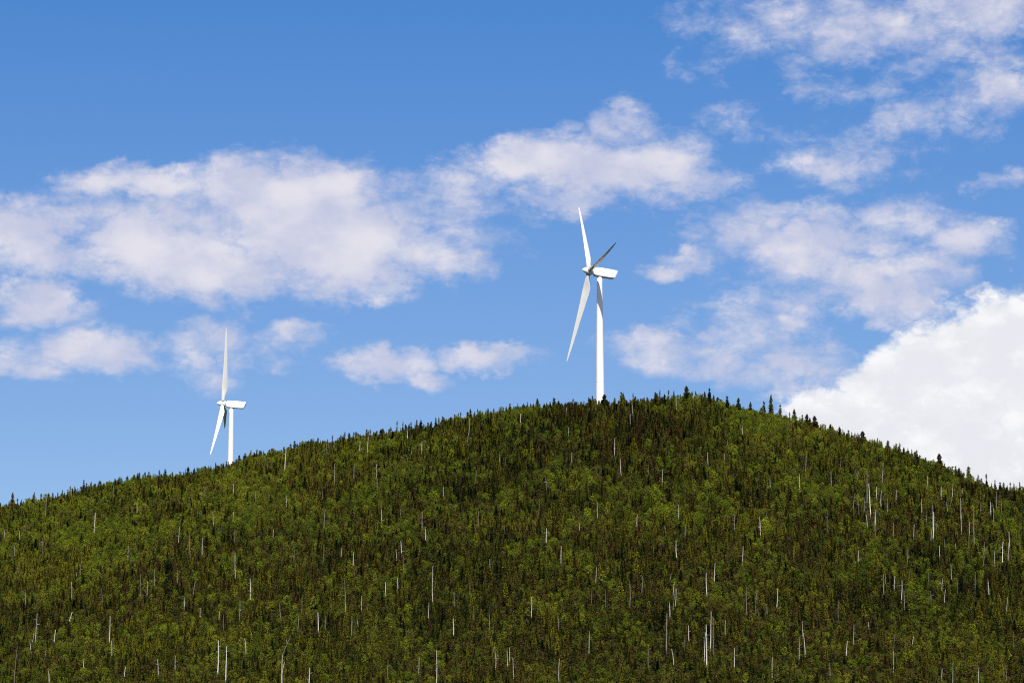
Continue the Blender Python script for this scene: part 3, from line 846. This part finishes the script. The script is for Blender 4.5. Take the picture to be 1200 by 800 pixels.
# ------------------------------------------------------------------ single bright broadleaf trees
BRIGHT = [(692, 562, 1.3), (699, 583, 1.2), (712, 588, 1.0), (748, 562, 1.1), (758, 575, 1.1), (768, 582, 1.5), (777, 585, 1.3), (730, 596, 1.1), (781, 562, .9), (878, 551, 1.0), (850, 466, 1.2), (866, 470, 1.3),
          (880, 476, 1.4), (893, 482, 1.3), (906, 488, 1.2), (922, 500, 1.2), (935, 506, 1.0), (862, 480, 1.2), (846, 474, 1.1), (830, 478, 1.0), (945, 512, 1.0), (1070, 553, 1.4), (1062, 565, 1.1), (1078, 556, 1.1), (1138, 563, 1.3),
          (1149, 564, 1.2), (1160, 570, 1.0), (950, 515, .9), (925, 530, 1.2), (860, 540, 1.0), (1036, 600, 1.0), (1186, 610, 1.1), (640, 600, .9), (655, 545, 1.0), (1000, 560, 1.1), (1015, 545, 1.0), (985, 590, 1.0),
          (40, 625, 1.2), (65, 640, 1.1), (90, 622, 1.1), (110, 650, 1.2), (20, 640, 1.1), (145, 626, 1.1), (190, 610, 1.0), (60, 610, 1.0), (140, 645, 1.0), (230, 640, 1.0), (395, 630, 1.1), (410, 620, 1.0), (440, 570, 1.0),
          (435, 590, 1.0), (415, 545, .9), (540, 655, 1.0), (560, 665, 1.0), (620, 650, 1.0), (1110, 640, 1.0), (890, 600, 1.1), (905, 590, 1.0), (820, 610, 1.0), (1050, 640, .9), (330, 680, 1.0), (170, 680, 1.0)]
brs = []
for px, py, s in BRIGHT:
    g = ray_ground(px, max(py + 13, sky_at(px) + 15))
    if g is None: continue
    brs.append(dict(px=px, py=py, loc=(g[0], g[1], tz(g[0], g[1])), s=s, look='large rounded' if s >= 1.2 else 'small' if s < 1 else 'rounded'))
ordinal_labels(brs, '{look} bright leafy tree {row} {col}, {ord} from left')
for k, s in enumerate(brs):
    v = k % 4
    o = tree('broadleaf_tree', BRD_T[v], BRD_C[v], s['loc'], random.uniform(0, 6.28), s['s'] * random.uniform(.85, 1.05), s['s'] * random.uniform(.85, 1.1))
    tag(o, s['label'], 'tree', 'bright leafy trees among the conifers')


# ------------------------------------------------------------------ the rest of the forest: three masses nobody could count
def forest(name, label, idx, variants, var, rot, sx, sz, lean=0.05):
    col = bpy.data.collections.new(name + '_shapes')
    for i, me in enumerate(variants):
        o = bpy.data.objects.new(f'{name}_shape_{i}', me); col.objects.link(o)
    me = bpy.data.meshes.new(name)
    m = len(idx)
    me.from_pydata([tuple(p) for p in np.column_stack([pts[idx], PZ[idx] - .05]).tolist()], [], [])
    a = me.attributes.new('shape', 'INT', 'POINT'); a.data.foreach_set('value', var[idx].astype(np.int32))
    r = np.zeros((m, 3), np.float32); r[:, 0] = rng.normal(0, lean, m); r[:, 1] = rng.normal(0, lean, m); r[:, 2] = rot[idx]
    a = me.attributes.new('turn', 'FLOAT_VECTOR', 'POINT'); a.data.foreach_set('vector', r.ravel())
    s = np.column_stack([sx, sx, sz]).astype(np.float32)
    a = me.attributes.new('size', 'FLOAT_VECTOR', 'POINT'); a.data.foreach_set('vector', s.ravel())
    o = link(name, me); tag(o, label, 'forest', kind='stuff')
    ng = bpy.data.node_groups.new(name, 'GeometryNodeTree')
    ng.interface.new_socket('Geometry', in_out='INPUT', socket_type='NodeSocketGeometry')
    ng.interface.new_socket('Geometry', in_out='OUTPUT', socket_type='NodeSocketGeometry')
    N = ng.nodes.new; L = ng.links.new
    gi, go = N('NodeGroupInput'), N('NodeGroupOutput')
    iop = N('GeometryNodeInstanceOnPoints'); ci = N('GeometryNodeCollectionInfo')
    ci.inputs['Collection'].default_value = col; ci.inputs['Separate Children'].default_value = True; ci.inputs['Reset Children'].default_value = True
    def attr(nm, tp):
        q = N('GeometryNodeInputNamedAttribute'); q.data_type = tp; q.inputs['Name'].default_value = nm
        return next(s_ for s_ in q.outputs if s_.enabled and s_.name == 'Attribute')
    L(gi.outputs[0], iop.inputs['Points']); L(ci.outputs[0], iop.inputs['Instance']); iop.inputs['Pick Instance'].default_value = True
    L(attr('shape', 'INT'), iop.inputs['Instance Index'])
    L(attr('turn', 'FLOAT_VECTOR'), iop.inputs['Rotation']); L(attr('size', 'FLOAT_VECTOR'), iop.inputs['Scale'])
    L(iop.outputs[0], go.inputs[0])
    md = o.modifiers.new('grow', 'NODES'); md.node_group = ng
    return o


ic = np.array([i for i in idx_con if i not in taken])
forest('conifer_forest', 'dense dark green conifer forest covering the whole hillside', ic, [joined('conifer', t, c, M_BARK, M_CONIFER) for t, c in CON], var_con, rotz, hc[ic] ** .6 * wid[ic], hc[ic])
forest('broadleaf_forest', 'brighter green leafy trees mixed through the conifers on the hillside', idx_br, [joined('broadleaf', t, c, M_BARK, M_LEAF) for t, c in BRD], var_br, rotz, hb[idx_br] ** .7 * wid[idx_br] * .9, hb[idx_br])
forest('undergrowth', 'low olive green undergrowth filling gaps between the trees', idx_sh, [joined('shrub', t, c, M_BARK, M_SHRUB) for t, c in SHB], var_sh, rotz, wid[idx_sh] * 1.05, wid[idx_sh] * .8)


# ------------------------------------------------------------------ dead trunks
def snag_mesh(seed, H, top_off, r0):
    r = random.Random(seed); g = Geo()
    k = max(4, int(H / 1.6)); P = []; Rr = []
    bx, by_ = r.uniform(-.22, .22), r.uniform(-.22, .22)
    top_off += r.uniform(-.35, .35)
    for i in range(k + 1):
        t = i / k
        P.append((top_off * t + bx * math.sin(t * 3.1) + r.uniform(-.03, .03), by_ * math.sin(t * 3.1) + r.uniform(-.03, .03), -0.6 + (H + .6) * t))
        Rr.append(r0 * (1.05 - 0.62 * t) * r.uniform(.9, 1.08))
    g.tube(P, Rr, 7)
    # jagged, snapped top
    for j in range(7): g.v[-7 + j] = (g.v[-7 + j][0], g.v[-7 + j][1], g.v[-7 + j][2] + r.uniform(-.15, .35))
    return g.mesh('dead_trunk', M_DEAD), P


items = []
for k, (gpt, top, pt, pb, px, ln) in enumerate(snag_pts):
    H = top[2] - tz(gpt[0], gpt[1])
    vis_len = pb - pt
    items.append(dict(px=px, py=(pt + pb) / 2, H=max(3.0, H), g=gpt, off=top[0] - gpt[0], k=k, ln=ln, vl=vis_len,
                      look=('tall ' if vis_len > 22 else 'short ' if vis_len < 11 else '') + ('leaning ' if abs(ln) >= 3 else '') + 'bleached'))
ordinal_labels(items, '{look} dead trunk, {ord} from left {row} {col}')
for it in items:
    r = random.Random(900 + it['k'])
    r0 = (0.075 + 0.003 * it['vl']) * r.uniform(.6, 1.4)
    me, P = snag_mesh(500 + it['k'], it['H'], it['off'], r0)
    g = it['g']
    if (it['px'] == 331.0 and it['vl'] == 32.0):
        it['label'] = 'tall bare dead trunk with forked bent top at the bottom below smaller turbine'
    o = link('dead_trunk', me, None, (g[0], g[1], tz(g[0], g[1])))
    tag(o, it['label'], 'dead tree', 'bleached dead trunks in the forest')
    nb = 0 if it['vl'] < 9 else r.choice((0, 1, 2, 3, 4))
    if (it['px'] == 331.0 and it['vl'] == 32.0): nb = 0
    for q in range(nb):
        p = Vector(P[r.randint(len(P) // 2, len(P) - 2)]); a = r.uniform(0, 6.28); l = r.uniform(.5, 1.3)
        b = Geo(); b.tube([p, p + Vector((math.cos(a) * l, math.sin(a) * l, l * r.uniform(-.2, .5)))], [r0 * .3, r0 * .12], 5)
        link('branch_stub', b.mesh('branch_stub', M_DEAD), o)
    if (it['px'] == 331.0 and it['vl'] == 32.0):
        p = Vector(P[-1])
        b = Geo(); b.tube([p, p + Vector((1.3, 0, 3.2)), p + Vector((2.7, .2, 6.6))], [r0 * .45, r0 * .38, r0 * .2], 6); link('branch', b.mesh('branch', M_DEAD), o)
        b = Geo(); b.tube([p + Vector((1.5, 0, 3.6)), p + Vector((1.2, .1, 5.2))], [r0 * .3, r0 * .15], 5); link('branch', b.mesh('branch', M_DEAD), o)

print('trees', len(ic), len(idx_br), len(idx_sh), 'single', len(singles), len(brs), len(items))
print('turbine heights', top1.z - T1.location.z, top2.z - T2.location.z)
